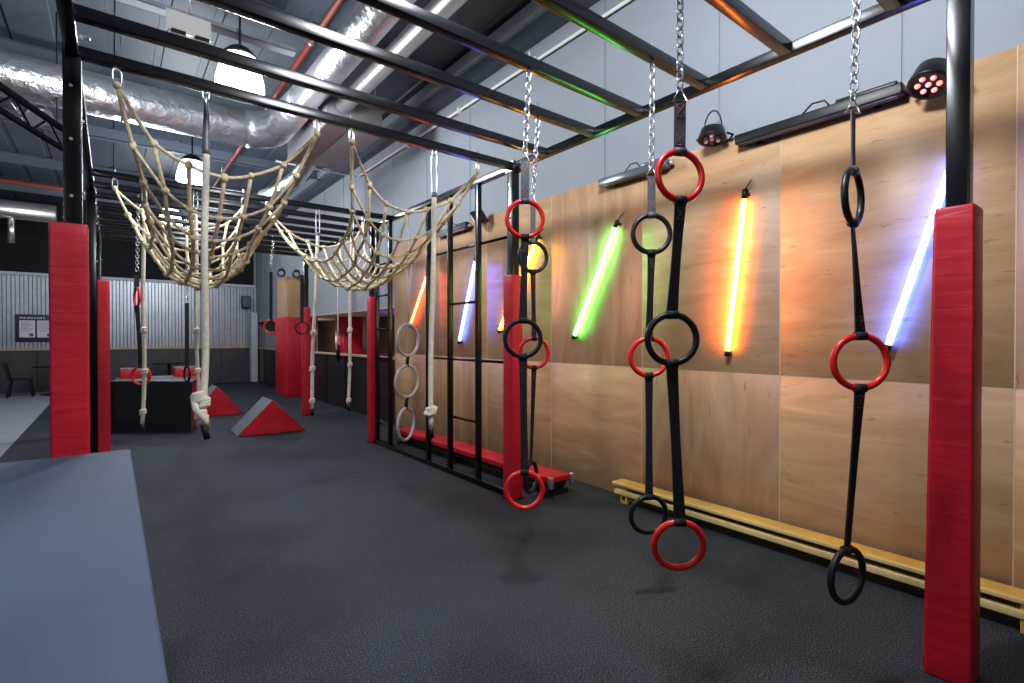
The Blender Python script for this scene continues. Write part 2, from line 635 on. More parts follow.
posts = []
PY = [3.72, 6.95, 10.15]
for (px, py) in [(XB, 0.555)] + [(x, y) for y in PY for x in (XA, XB)]:
    mm = MB()
    mm.bbox((px - 0.04, py - 0.04, 0.008), (px + 0.04, py + 0.04, 3.10), 0.004, 2)
    mm.box((px - 0.075, py - 0.075, 0), (px + 0.075, py + 0.075, 0.008))
    o = obj('post', mm, steel_black, rig)
    posts.append(o)
    if py < 4 and px < 1:
        add_bolts(o, [(px - 0.005, py - 0.05, z) for z in (2.27, 2.58, 2.87)], (0, 1, 0))
    if px < 1:
        add_bolts(o, [(px + 0.04, py, z) for z in (1.0, 1.35, 1.7, 2.3, 2.7)], (1, 0, 0))
    if py == 3.72 and px > 1:
        add_bolts(o, [(px - 0.05, py, z) for z in (2.9, 2.6)], (1, 0, 0))
for x in (XA, XB):
    obj('long_beam', mb1('bbox', (x - 0.03, 0.1, BZ), (x + 0.03, 10.19, BZ + 0.06), 0.004, 2), steel_black, rig)
BEAMS = [0.31, 0.79, 1.276, 1.765, 2.26, 2.71, 3.255, 3.705, 6.3, 6.79, 7.28, 7.76, 8.25, 8.74, 9.23, 9.71, 10.17]
for y in BEAMS:
    o = obj('cross_beam', mb1('bbox', (XA + 0.029, y - 0.03, BZ), (XB - 0.029, y + 0.03, BZ + 0.06), 0.004, 2), steel_black, rig)
mm = MB()
mm.box((XB - 0.045, 3.66, BZ - 0.02), (XB + 0.045, 3.78, BZ + 0.075))
for (bx, by) in ((-0.052, -0.03), (-0.052, 0.03)):
    mm.tube([(XB + bx, 3.72 + by, BZ + 0.03), (XB - 0.03, 3.72 + by, BZ + 0.03)], 0.012, 6)
obj('corner_bracket', mm, steel_black, rig)
mm = MB()
for k in range(3):
    mm.tube([(XA + 0.04 + 0.015 * k, 3.65, BZ + 0.10 + 0.004 * k), (XA + 0.04 + 0.015 * k, 3.665, BZ + 0.10)], 0.01, 6)
obj('clamp_bolts', mm, bolt_steel, rig)

# padding round the posts
def pad(px, py, wx, wy, z0, z1, label, flare=0.0):
    seed = random.random() * 9

    def wob(v):
        k = 0.004 * math.sin(v.z * 9 + seed) + 0.003 * math.sin(v.z * 23 + seed * 2)
        return Vector((px + (v.x - px) * (1 + k * 2), py + (v.y - py) * (1 - k * 2) + (flare * (1 - v.z / z1) if v.y > py else 0), v.z))
    t = thing('post_pad', label, 'post pad', (px, py, z0), 'red pads wrapped round the rig posts')
    mm = MB()
    h = 0.005
    mm.bbox((px - wx / 2, py - wy / 2, z0), (px + wx / 2, py + wy / 2, z1), 0.012, 2, zcuts=24, fn=wob)
    obj('padded_sleeve', mm, red_vinyl, t)
    mm = MB()
    mm.bbox((px - wx / 2 + 0.01, py + wy / 2 - 0.004, z0 + 0.02), (px + wx / 2 - 0.03, py + wy / 2 + 0.004, z1 - 0.02), 0.001, 1, zcuts=24, fn=wob)
    obj('closing_flap', mm, red_flat, t)
    return t


pad(XB, 0.555, 0.17, 0.135, 0.0, 2.065, 'red vinyl pad on the nearest right post, in front of the blue tube', 0.028)
pad(XB, 3.72, 0.13, 0.14, 0.0, 2.07, 'red vinyl pad on the middle post behind the twin ring ladders')
pad(XB, 6.95, 0.13, 0.14, 0.0, 2.07, 'red vinyl pad on the post at the far end of the black ladder frame')
pad(XB, 10.15, 0.14, 0.14, 0.0, 2.07, 'red vinyl pad on the farthest right post, beside the big padded pillar')
pad(XA - 0.018, 3.72, 0.163, 0.13, 0.0, 2.12, 'wide red vinyl pad on the near left post behind the grey platform')
pad(-0.07, 6.95, 0.105, 0.14, 0.0, 2.10, 'narrow red pad just behind the wide left one, taller in view')
pad(-0.125, 10.15, 0.15, 0.14, 0.0, 2.07, 'red pad on the farthest left post, beside the black foam block')

# ------------------------------------------------------------------ black ladder frame between right posts
lf = thing('climbing_ladder', 'black steel ladder frame standing between the padded posts on the right', 'climbing frame', (XB, 5.3, 0))
obj('base_beam', mb1('bbox', (XB - 0.03, 3.80, 0.0), (XB + 0.03, 6.87, 0.06), 0.004, 2), steel_black, lf)
FB = [4.29, 4.84, 5.33, 6.38, 6.80]
for y in FB:
    obj('upright', mb1('bbox', (XB - 0.025, y - 0.025, 0.06), (XB + 0.025, y + 0.025, BZ), 0.003, 2), steel_black, lf)


def rung(y0, y1, z, r=0.014):
    obj('rung', mb1('tube', [(XB, y0, z), (XB, y1, z)], r, 10), steel_black, lf)


rung(3.76, 5.33, 1.26)
rung(3.76, 5.33, 2.44)
rung(4.29, 4.84, 0.63)
rung(4.29, 4.84, 1.86)
for z in (0.30, 0.67, 1.21, 1.61, 2.07, 2.5):
    rung(6.38, 6.80, z)
# grey hoops
D0 = at_x(408, 340, XB).dot(FWD0)
hl = thing('hoop_ladder', 'chain of three big grey hoops hanging beside the far uprights', 'hoop ladder', at_x(408, 205, XB), None)
hoops = [(408, 340, 17.5, 8), (407, 381.5, 20, 0), (406, 424, 11.5, 20)]
HR = 0.222
for k, (hx, hy, w, tl) in enumerate(hoops):
    c = at_d(hx, hy, D0)
    off = math.acos(min(1, w * D0 / FPX / 2 / (HR + 0.014)))
    u = RIGHT * math.cos(off) + FWD0 * math.sin(off)
    mm = MB()
    mm.torus(c, u, Vector((0, 0, 1)), HR - 0.022, 0.02, 36, 8)
    obj('hoop', mm, hoop_grey, hl)
mm = MB()
top = Vector((at_d(408, 205, D0).x, at_d(408, 205, D0).y, BZ))
c0 = at_d(408, 340, D0)
pz = c0.z + HR - 0.04
for s in (-0.035, 0.035):
    mm.tube([top, at_d(409, 248, D0), at_d(409, 262, D0) + RIGHT * s, at_d(409, 280, D0) + RIGHT * s * 0.6, at_d(409, 300, D0), Vector((c0.x, c0.y, pz))], 0.007, 6)
obj('hanging_cord', mm, hoop_grey, hl)
for (a, b) in ((0, 1), (1, 2)):
    mm = MB()
    ca = at_d(hoops[a][0], hoops[a][1], D0)
    cb = at_d(hoops[b][0], hoops[b][1], D0)
    mm.tube([ca - Vector((0, 0, HR - 0.03)), cb + Vector((0, 0, HR - 0.03))], 0.022, 8)
    obj('joining_strap', mm, webbing, hl)
mm = MB()
mm.tube([at_d(406, 424, D0) - Vector((0, 0, HR - 0.03)), at_d(406, 424, D0) - Vector((0, 0, HR + 0.03))], 0.018, 8)
obj('joining_strap', mm, webbing, hl)


# ------------------------------------------------------------------ ring ladders
def link_pts(c, ang, ln=0.046, wd=0.024):
    h = Vector((math.cos(ang), math.sin(ang), 0))
    r = wd / 2
    s = ln / 2 - r
    out = []
    for i in range(7):
        a = PI * i / 6
        out.append(c + h * (r * math.cos(a)) + Vector((0, 0, s + r * math.sin(a))))
    for i in range(7):
        a = PI + PI * i / 6
        out.append(c + h * (r * math.cos(a)) + Vector((0, 0, -s + r * math.sin(a))))
    return out


def chain(mm, p0, p1, wire=0.0042, ln=0.05, wd=0.03):
    p0, p1 = Vector(p0), Vector(p1)
    pitch = ln - 2 * wire * 1.6
    n = max(1, round((p0 - p1).length / pitch))
    for k in range(n):
        c = p0.lerp(p1, (k + 0.5) / n)
        mm.tube(link_pts(c, YAW * -1 + 0.5 + (k % 2) * PI / 2, (p0 - p1).length / n + 2 * wire * 1.4, wd), wire, 6, closed=True)


def ribbon(mm, p0, p1, w, ang0, ang1, th=0.005, waist=1.0, n=14):
    p0, p1 = Vector(p0), Vector(p1)
    vs = []
    for i in range(n + 1):
        t = i / n
        a = ang0 + (ang1 - ang0) * t
        ww = w * (1 - (1 - waist) * math.sin(PI * t)) / 2
        c = p0.lerp(p1, t)
        u = RIGHT * math.cos(a) + FWD0 * math.sin(a)
        v = RIGHT * -math.sin(a) + FWD0 * math.cos(a)
        for (sx, sy) in ((-1, -1), (1, -1), (1, 1), (-1, 1)):
            vs.append(c + u * (ww * sx) + v * (th / 2 * sy))
    fs = []
    for i in range(n):
        for j in range(4):
            j2 = (j + 1) % 4
            fs.append((i * 4 + j, i * 4 + j2, i * 4 + 4 + j2, i * 4 + 4 + j))
    fs += [(0, 1, 2, 3), tuple(n * 4 + k for k in (3, 2, 1, 0))]
    mm.add(vs, fs, 0, False)


def stitching(p, w, a, h, par):
    mm = MB()
    u = RIGHT * math.cos(a) + FWD0 * math.sin(a)
    v = RIGHT * -math.sin(a) + FWD0 * math.cos(a)
    z = Vector((0, 0, 1))
    for s in (-1, 1):
        o = v * (0.0031 * s)
        q = w * 0.34
        P = [p + o + u * (q * i) + z * (h / 2 * j) for i, j in ((-1, -1), (1, -1), (1, 1), (-1, 1))]
        for (i, j) in ((0, 1), (2, 3), (0, 2), (1, 3)):
            mm.tube([P[i], P[j]], 0.0012, 4)
    obj('stitching', mm, stitch, par)


RM = 0.0142


def ring_ladder(label, Y, topx, rings, strap_top, w, twists, far=False, RO=0.118):
    """rings: (px, py, colour, turn angle, lean)"""
    px0 = topx
    D = at_y(px0, 300, Y).dot(FWD0)
    anchor = at_d(px0, 300, D)
    t = thing('ring_ladder', label, 'ring ladder', (anchor.x, anchor.y, BZ), 'gym ring ladders hung on chains')
    ps = at_d(rings[0][0], strap_top, D)
    mm = MB()
    top = Vector((anchor.x, anchor.y, BZ))
    mm.tube([top + Vector((0, 0, 0.10)), top - Vector((0, 0, 0.03))], 0.006, 6)
    chain(mm, top - Vector((0, 0, 0.012)), ps + Vector((0, 0, 0.05)))
    obj('chain', mm, chain_steel, t)
    if not far:
        mm = MB()
        q = ps
        mm.tube([q + RIGHT * 0.030 - Vector((0, 0, 0.004)), q - RIGHT * 0.030 - Vector((0, 0, 0.004)), q + Vector((0, 0, 0.055))], 0.0045, 6, closed=True)
        obj('shackle', mm, bolt_steel, t)
    prev = ps
    pa = 0.0
    for k, (rx, ry, cl, off, lean) in enumerate(rings):
        c = at_d(rx, ry, D)
        u = RIGHT * math.cos(off) + FWD0 * math.sin(off)
        vv = (Vector((0, 0, 1)) + FWD0 * lean).normalized()
        mm = MB()
        mm.torus(c, u, vv, RO - RM, RM, 44, 12)
        obj('ring', mm, red_plastic if cl == 'r' else black_plastic, t)
        tp = c + vv * (RO - RM)
        a0, a1 = twists[k]
        mm = MB()
        wst = 0.8 if k else 1.0
        ribbon(mm, prev, tp + vv * 0.012, w, a0, a1, 0.0055 if k == 0 else 0.008, wst)
        # loops round the ring tubes
        mm.tube([tp - u * (w / 2), tp + u * (w / 2)], RM + 0.0045, 12)
        if k:
            mm.tube([prev0 - pu * (w / 2), prev0 + pu * (w / 2)], RM + 0.0045, 12)
        so = obj('strap', mm, web_lit if (k == 0 and not far) else webbing, t)
        if not far:
            dv = (tp - prev)
            stitching(tp + Vector((0, 0, 0.055)), w, a1, 0.05, so)
            stitching(prev - Vector((0, 0, 0.045)), w, a0, 0.05, so)
        prev0 = c - vv * (RO - RM)
        pu = u
        prev = prev0 - vv * 0.012
    return t


ring_ladder('ring ladder with red top and low rings, hanging left of the orange tube', 1.276, 679,
            [(680, 176, 'r', R(13), 0.05), (672, 339, 'b', 0, 0), (678.5, 545, 'r', R(-3), -0.12)], 100, 0.050,
            [(0, 0), (0.1, 0.15), (0, 0)])
ring_ladder('ring ladder with a black top ring between the green tube and the red-topped ladder', 1.765, 652,
            [(651.5, 234, 'b', 0, 0), (649, 357, 'r', 0, 0), (648.5, 514.5, 'b', R(10), -0.1)], 176, 0.044,
            [(0, 0), (0.1, 0.3), (0, 0)])
ring_ladder('ring ladder with a red top ring hanging in front of the red middle post pad', 2.26, 529,
            [(525, 219, 'r', R(6), 0), (523, 338.5, 'b', R(8), 0), (524.5, 490, 'r', 0, 0)], 162, 0.048,
            [(0, 0), (0.3, 0.2), (0.2, 0.0)])
ring_ladder('ring ladder half hidden behind another, amber light seen through its top ring', 2.71, 538,
            [(533, 257, 'b', R(20), 0), (534, 353, 'r', R(12), 0), (531, 477, 'b', R(66), 0)], 204, 0.036,
            [(0, 0), (0.1, 0.3), (0.3, 1.2)])
ring_ladder('ring ladder seen edge-on at the top, beside the right red pad', 0.79, 856,
            [(853, 197, 'b', R(41), 0), (860, 362, 'r', R(-3), 0), (847, 575.5, 'b', R(26), 0)], 112, 0.046,
            [(R(40), R(42)), (R(48), R(8)), (R(8), R(34))], False, 0.123)
ring_ladder('distant ring hanging on a strap in front of the red and plywood pillar', 8.74, 273.5,
            [(271, 327, 'r', R(5), 0)], 272, 0.05, [(0, 0)], True)
ring_ladder('distant dark ring hanging on a wide strap before the farthest right post', 9.23, 306,
            [(302, 328, 'b', R(15), 0)], 275, 0.06, [(0, 0)], True)
ring_ladder('distant ring ladder with a red ring in front of the black foam block', 7.28, 139,
            [(137, 297, 'r', R(-40), 0), (141, 375.5, 'r', R(0), 0)], 275, 0.05, [(R(60), R(60)), (0.5, 0)], True)
ring_ladder('distant ring strap with a thin black ring near the right end of the foam block', 8.25, 187,
            [(187, 374, 'b', R(-40), 0)], 303, 0.05, [(R(40), R(50))], True)


# ------------------------------------------------------------------ climbing ropes
def rope_path(px, Y, z0, z1, amp=0.01):
    a = at_y(px[0], 300, Y)
    b = at_y(px[1], 400, Y)
    out = []
    n = 26
    ph = random.random() * 6
    for i in range(n + 1):
        t = i / n
        z = z0 + (z1 - z0) * t
        out.append(Vector((a.x + (b.x - a.x) * t + amp * t * math.sin(7 * t + ph), Y + amp * t * math.cos(5 * t + ph), z)))
    return out


def knot(mm, c, r):
    for dz, k in ((-0.8, 0.9), (0, 1.1), (0.8, 0.9)):
        mm.torus(c + Vector((0, 0, dz * r * 0.8)), Vector((1, 0, 0.25 * k)).normalized(), Vector((0, 1, -0.2)).normalized(), r * 0.85, r * 0.7, 12, 8)


def climbing_rope(label, px, Y, ztop, zend, r, knots, strap_len=0.12, big=False):
    a = at_y(px[0], 300, Y)
    t = thing('climbing_rope', label, 'climbing rope', (a.x, Y, BZ), 'cream climbing ropes hung from the rig')
    P = rope_path(px, Y, ztop, zend, 0.015)
    obj('rope', mb1('tube', P, r, 10), cream_rope, t)
    mm = MB()
    if big:
        chain(mm, (a.x, Y, BZ), (a.x, Y, BZ - 0.09), 0.005, 0.06, 0.034)
    else:
        chain(mm, (a.x, Y, BZ + 0.01), (a.x, Y, BZ - 0.05), 0.005, 0.06, 0.034)
        zz = BZ - 0.03
        ll = max(0.08, zz - (ztop - 0.01))
        mm.tube(link_pts(Vector((a.x, Y, zz - ll / 2)), -0.5, ll, 0.042), 0.006, 6, closed=True)
    obj('hook', mm, bolt_steel, t)
    mm = MB()
    if not big:
        mm.tube([P[0] + Vector((0, 0, 0.012)), P[0] - Vector((0, 0, 0.03))], r * 1.1, 8)
    else:
        mm.tube([(a.x, Y, BZ - 0.07), (a.x + 0.003, Y, BZ - 0.14), P[0] + Vector((0, 0, 0.0)), P[0] - Vector((0, 0, 0.03))], [r * 0.55, r * 0.8, r * 1.08, r * 1.08], 8)
    obj('bound_eye', mm, plain_eye_dark, t)
    for z in knots:
        i = min(range(len(P)), key=lambda q: abs(P[q].z - z))
        mm = MB()
        knot(mm, Vector((P[i].x, P[i].y, z)), r * 1.15)
        obj('knot', mm, cream_rope, t)
    e = P[-1]
    if big:
        mm = MB()
        for (dx, dz, k) in ((-0.018, 0.17, 1.25), (0.014, 0.135, 1.2), (-0.004, 0.06, 1.15), (0.010, 0.03, 1.0)):
            knot(mm, e + Vector((dx, 0, dz)), r * k)
        mm.tube([e + Vector((-0.04, 0.01, 0.18)), e + Vector((-0.035, -0.03, 0.10)), e + Vector((0.01, -0.035, 0.04)), e + Vector((0.03, 0, -0.02))], r * 0.95, 8)
        obj('end_knot', mm, cream_rope, t)
        obj('black_tip', mb1('tube', [e + Vector((0.008, 0, 0.0)), e + Vector((0.03, -0.01, -0.095))], r * 0.9, 10), black_plastic, t)
    else:
        obj('black_tip', mb1('tube', [e + Vector((0, 0, 0.01)), e + Vector((0.008, 0, -0.085))], r * 0.95, 10), black_plastic, t)
    return t


plain_eye_dark = plain('dark_heat_shrink', (0.09, 0.09, 0.12), 0.4)


def zpx(px, py, Y):
    return at_y(px, py, Y).z


climbing_rope('thick rope in front of the left cargo net with a big knot at its foot', (207, 203), 3.705, zpx(207, 150, 3.705), zpx(204, 424, 3.705), 0.021, [], big=True)
t6 = climbing_rope('smooth rope beside the ladder frame, looped in a single knot at the end', (434.5, 430), 3.705, zpx(434, 194, 3.705), zpx(431, 428, 3.705), 0.021, [])
mm = MB()
e = at_y(431, 411, 3.705)
knot(mm, e, 0.030)
mm.tube([e + Vector((-0.03, 0.01, 0.0)), e + Vector((-0.055, 0, -0.015)), e + Vector((-0.03, -0.02, -0.03)), e + Vector((0.03, -0.02, 0.005)), e + Vector((0.05, 0, 0.02)), e + Vector((0.02, 0.02, 0.02))], 0.016, 8)
obj('end_knot', mm, cream_rope, t6)
climbing_rope('knotted rope at the left, hanging before the black foam block', (145, 142.5), 6.3, 2.85, zpx(143, 424, 6.3), 0.019,
              [zpx(143, y, 6.3) for y in (330, 372, 412)])
climbing_rope('knotted rope close behind the thick front rope, under the left net', (196, 198), 6.3, 2.85, zpx(198, 400, 6.3), 0.019,
              [zpx(198, y, 6.3) for y in (331, 371)])
climbing_rope('knotted rope before the farthest right post, at the left end of the right net', (318, 311), 6.3, 2.75, zpx(310, 409, 6.3), 0.021,
              [zpx(312, y, 6.3) for y in (333, 369, 401)])
climbing_rope('knotted rope under the right cargo net, in front of the black half wall', (352, 348.5), 6.3, 2.85, zpx(348, 404, 6.3), 0.019,
              [zpx(350, y, 6.3) for y in (330, 365, 400)])
st = thing('suspension_strap', 'thin pale strap with a black handle hanging far off before the half wall', 'strap', at_y(338, 300, 9.71))
obj('strap', mb1('tube', [Vector((at_y(338, 300, 9.71).x, 9.71, BZ)), at_y(338, 347, 9.71)], 0.013, 8), cream_rope, st)
obj('handle', mb1('tube', [at_y(338.5, 345, 9.71), at_y(338, 352, 9.71), at_y(338.5, 362, 9.71)], [0.03, 0.045, 0.02], 8), black_plastic, st)


# ------------------------------------------------------------------ cargo nets
def cargo_net(label, x0, x1, y0, y1, A, B, C, nu=6, nv=14, inx=0.2, iny=0.30, seed=1):
    rnd = random.Random(seed)
    zt = BZ - 0.10
    jit = {}

    def P(u, v):
        f = 4 * u * (1 - u)
        g = 4 * v * (1 - v)
        f = f ** 0.72
        g = g ** 0.75
        z = zt - A * f - B * g + C * f * g
        xc = (x0 + x1) / 2
        yc = (y0 + y1) / 2
        x = x0 + (x1 - x0) * u
        x += (xc - x) * inx * 2 * g
        y = y0 + (y1 - y0) * v
        y += (yc - y) * iny * f * 0.6
        return Vector((x, y, z))
    t = thing('cargo_net', label, 'cargo net', ((x0 + x1) / 2, (y0 + y1) / 2, zt), 'rope cargo nets slung under the rig')
    K = {}
    for i in range(nu + 1):
        for j in range(nv + 1):
            p = P(i / nu, j / nv)
            if 0 < i < nu or 0 < j < nv:
                p += Vector((rnd.uniform(-1, 1), rnd.uniform(-1, 1), rnd.uniform(-1, 1))) * 0.016
            K[i, j] = p
    rr = 0.0098

    def run(keys, r, mm):
        pts = []
        for a, b in zip(keys, keys[1:]):
            for s in range(3):
                q = K[a].lerp(K[b], s / 3)
                if s:
                    q = q - Vector((0, 0, 0.008))
                pts.append(q)
        pts.append(K[keys[-1]])
        mm.tube(pts, r, 6)
    mm = MB()
    for i in range(nu + 1):
        run([(i, j) for j in range(nv + 1)], rr * (1.3 if i in (0, nu) else 1.35), mm)
    for j in range(nv + 1):
        run([(i, j) for i in range(nu + 1)], rr * (1.2 if j in (0, nv) else 1.05), mm)
    for (i, j), p in K.items():
        mm.sphere(p, 0.025, 0, 8, 5, (rnd.uniform(0.8, 1.25), rnd.uniform(0.8, 1.25), rnd.uniform(0.8, 1.3)))
    obj('netting', mm, net_rope, t)
    for (i, j) in ((0, 0), (nu, 0), (0, nv), (nu, nv)):
        c = K[i, j]
        mm = MB()
        tp = Vector((c.x, c.y, BZ))
        mm.tube([tp + Vector((0, 0, 0.09)), tp, tp - Vector((0, 0, 0.02))], 0.006, 6)
        mm.tube(link_pts(tp - Vector((0, 0, 0.05)), 0.6, 0.09, 0.05), 0.006, 6, closed=True)
        obj('hook', mm, bolt_steel, t)
    return t


cargo_net('knotted rope cargo net slung on the left, nearer the wide red post pad', 0.03, 1.15, 3.70, 6.28, 0.36, 0.72, 0.06, seed=3)
cargo_net('knotted rope cargo net slung on the right, beside the ladder frame', 1.40, 2.52, 3.70, 6.28, 0.38, 0.70, 0.12, seed=8)


# ------------------------------------------------------------------ neon tubes on the plywood
def light_tube(label, col, top, bot, r=0.019):
    a = at_x(top[0], top[1], XW - 0.05)
    b = at_x(bot[0], bot[1], XW - 0.05)
    d = (a - b).normalized()
    t = thing('light_tube', label, 'light tube', (a + b) / 2, 'coloured light tubes tilted on the plywood')
    obj('glowing_tube', mb1('tube', [a - d * 0.05, b + d * 0.03], r, 12), NEON[col], t)
    mm = MB()
    mm.tube([a - d * 0.055, a + d * 0.02], r * 1.12, 12)
    mm.box((XW - 0.05, a.y - 0.012, a.z - 0.03), (XW - 0.001, a.y + 0.012, a.z - 0.005))
    obj('end_cap', mm, black_plastic, t)
    mm = MB()
    mm.tube([b + d * 0.035, b - d * 0.01], r * 1.12, 12)
    mm.box((XW - 0.05, b.y - 0.012, b.z + 0.0), (XW - 0.001, b.y + 0.012, b.z + 0.025))
    obj('end_cap', mm, black_plastic, t)
    mm = MB()
    mm.tube([a + d * 0.02, a + d * 0.05 + Vector((0.01, -0.01, 0.0)), a + d * 0.09 + Vector((0.02, -0.03, 0.0))], 0.005, 6)
    obj('cable', mm, black_plastic, t)
    return t


light_tube('red glowing tube, farthest along the plywood beside the hoops', 'red', (429.5, 268), (410, 326))
light_tube('blue glowing tube seen between the ladder frame uprights', 'blue', (476, 257), (459, 343))
light_tube('amber glowing tube half hidden by the middle post pad', 'amber', (538, 236), (499, 332))
light_tube('green glowing tube left of the black-topped ring ladder', 'green', (617, 222), (573.5, 338))
light_tube('orange glowing tube, upright between the two nearest ring ladders', 'orange', (745, 192), (727, 355))
light_tube('blue glowing tube running behind the nearest right post', 'blue', (958, 146), (886.5, 350))


# ------------------------------------------------------------------ stage lights along the top of the plywood
def light_bar(label, pl, pr, ylo, yhi, pale=False):
    a = at_x(pl[0], pl[1], XW - 0.06)
    b = at_x(pr[0], pr[1], XW - 0.06)
    zc = 2.985
    y0, y1 = b.y, a.y
    t = thing('light_bar', label, 'light bar', (XW - 0.05, (y0 + y1) / 2, zc), 'unlit batten lights along the plywood edge')
    mm = MB()
    mm.bbox((XW - 0.10, y0, zc - 0.035), (XW - 0.01, y1, zc + 0.035), 0.008, 2)
    mm.bbox((XW - 0.085, y0 + 0.03, zc + 0.03), (XW - 0.02, y0 + (y1 - y0) * 0.35, zc + 0.06), 0.01, 2)
    obj('housing', mm, lens_dark if pale else black_plastic, t)
    mm = MB()
    mm.box((XW - 0.09, y0 + 0.03, zc - 0.038), (XW - 0.03, y1 - 0.03, zc - 0.034))
    obj('lens_strip', mm, lens_dark, t)
    mm = MB()
    yc = y0 + (y1 - y0) * 0.38
    mm.tube([(XW - 0.05, yc, zc + 0.03), (XW - 0.06, yc + 0.04, zc + 0.09), (XW - 0.05, yc + 0.12, zc + 0.10), (XW - 0.05, yc + 0.2, zc + 0.035)], 0.006, 6)
    obj('cable', mm, black_plastic, t)
    mm = MB()
    mm.tube([(XW - 0.05, y0 - 0.04, zc), (XW - 0.05, y0, zc)], 0.02, 10)
    obj('end_plug', mm, bolt_steel, t)
    for y in (y0 + 0.15, y1 - 0.15):
        mm = MB()
        mm.box((XW - 0.015, y - 0.02, zc - 0.05), (XW + 0.0, y + 0.02, zc + 0.02))
        obj('bracket', mm, steel_dark, t)


light_bar('long black light bar on top of the plywood near the right post', (737, 140), (904, 92), 0, 0)
light_bar('slim pale light bar on the plywood edge behind the black-topped ring ladder', (601, 184), (668, 163), 0, 0, True)
light_bar('dark light bar on the plywood edge seen through the ladder frame', (437, 233), (468, 225), 0, 0)


def par_can(label, c, ax, leds, sc=1.0, flat=1.0):
    c = Vector(c)
    ax = Vector(ax).normalized()
    q = Vector((0, 0, 1)).rotation_difference(ax)
    M = Matrix.Translation(c) @ q.to_matrix().to_4x4() @ Matrix.Diagonal((1, 1, flat, 1))
    t = thing('stage_light', label, 'stage light', c, 'small round stage lights on the plywood edge')
    mm = MB()
    mm.lathe([(0.05 * sc, -0.11 * sc), (0.085 * sc, -0.09 * sc), (0.095 * sc, -0.02 * sc), (0.105 * sc, 0.03 * sc), (0.105 * sc, 0.05 * sc), (0.085 * sc, 0.05 * sc), (0.085 * sc, 0.035 * sc)], 24, m=M)
    obj('housing', mm, black_plastic, t)
    for k in range(7):
        r0 = 0 if k == 0 else 0.052 * sc
        w = k * PI / 3
        p = M @ Vector((r0 * math.cos(w), r0 * math.sin(w), 0.04 * sc))
        mm = MB()
        mm.sphere(p, 0.016 * sc, 0, 10, 6)
        obj('led', mm, leds[k % len(leds)], t)
    mm = MB()
    u = ax.cross(Vector((0, 0, 1)))
    if u.length < 0.1:
        u = Vector((0, 1, 0))
    u.normalize()
    pts = [c + u * 0.115 * sc, c + u * 0.125 * sc + Vector((0.06, 0, 0.0)), Vector((XW - 0.012, c.y + u.y * 0.08, c.z - 0.02)), Vector((XW - 0.012, c.y - u.y * 0.08, c.z - 0.02)), c - u * 0.125 * sc + Vector((0.06, 0, 0.0)), c - u * 0.115 * sc]
    mm.tube(pts, 0.009, 6)
    obj('bracket', mm, steel_dark, t)
    if flat > 0.8:
        return t
    mm = MB()
    mm.tube([c + Vector((0.01, 0.075 * math.cos(PI * k / 10), 0.05 + 0.15 * math.sin(PI * k / 10))) * sc for k in range(11)], 0.006, 6)
    obj('cable', mm, black_plastic, t)


par_can('black stage light with a looped cable, above the orange tube', at_x(712, 139, XW - 0.13) + Vector((0, 0, 0.02)), (-0.2, -0.05, -1), [dim_lens, lens_dark], 1.0, 0.6)
par_can('stage light with red and amber leds beside the nearest right post', at_x(930, 80, XW - 0.17), (-0.5, 0.1, -0.9), [pink_lens, red_lens, pink_lens], 0.95, 0.9)
par_can('small stage light seen through the ladder frame near the middle post', at_x(477, 218, XW - 0.15), (-0.6, 0.5, -0.5), [red_lens, dim_lens], 1.0)

# ------------------------------------------------------------------ benches by the wall
gb = thing('gym_bench', 'low varnished pine bench running along the foot of the plywood', 'bench', (3.66, 1.6, 0))
Y0b, Y1b = 0.12, 3.10
obj('top_plank', mb1('bbox', (3.60, Y0b, 0.155), (3.745, Y1b, 0.182), 0.006), bench_wood, gb)
obj('front_edge', mb1('bbox', (3.592, Y0b, 0.156), (3.60, Y1b, 0.181), 0.003), bench_edge, gb)
obj('lower_rail', mb1('bbox', (3.60, Y0b + 0.02, 0.075), (3.64, Y1b - 0.02, 0.118), 0.006), bench_edge, gb)
for y in (0.40, 2.98):
    mm = MB()
    mm.bbox((3.61, y - 0.035, 0.0), (3.655, y + 0.035, 0.155), 0.005)
    mm.bbox((3.69, y - 0.035, 0.0), (3.735, y + 0.035, 0.155), 0.005)
    mm.bbox((3.61, y - 0.025, 0.03), (3.735, y + 0.025, 0.07), 0.005)
    obj('foot', mm, bench_wood, gb)
for y in (0.62,):
    obj('spacer', mb1('bbox', (3.61, y - 0.03, 0.115), (3.70, y + 0.03, 0.156), 0.004), bench_wood, gb)

bb = thing('balance_beam', 'low red padded balance beam on black legs against the plywood', 'balance beam', (3.3, 4.8, 0))
obj('padded_top', mb1('bbox', (3.16, 3.47, 0.145), (3.42, 6.75, 0.20), 0.008), red_flat, bb)
obj('under_frame', mb1('bbox', (3.18, 3.50, 0.095), (3.40, 6.72, 0.145), 0.004), steel_dark, bb)
for y in (3.56, 5.2, 6.6):
    mm = MB()
    mm.bbox((3.14, y - 0.03, 0.0), (3.46, y + 0.03, 0.05), 0.004)
    mm.bbox((3.18, y - 0.025, 0.04), (3.22, y + 0.025, 0.11), 0.004)
    mm.bbox((3.36, y - 0.025, 0.04), (3.40, y + 0.025, 0.11), 0.004)
    obj('leg', mm, steel_dark, bb)
for x in (3.155, 3.425):
    mm = MB()
    mm.bbox((x - 0.02, 3.425, 0.10), (x + 0.02, 3.47, 0.215), 0.012)
    obj('end_cap', mm, bolt_steel, bb)

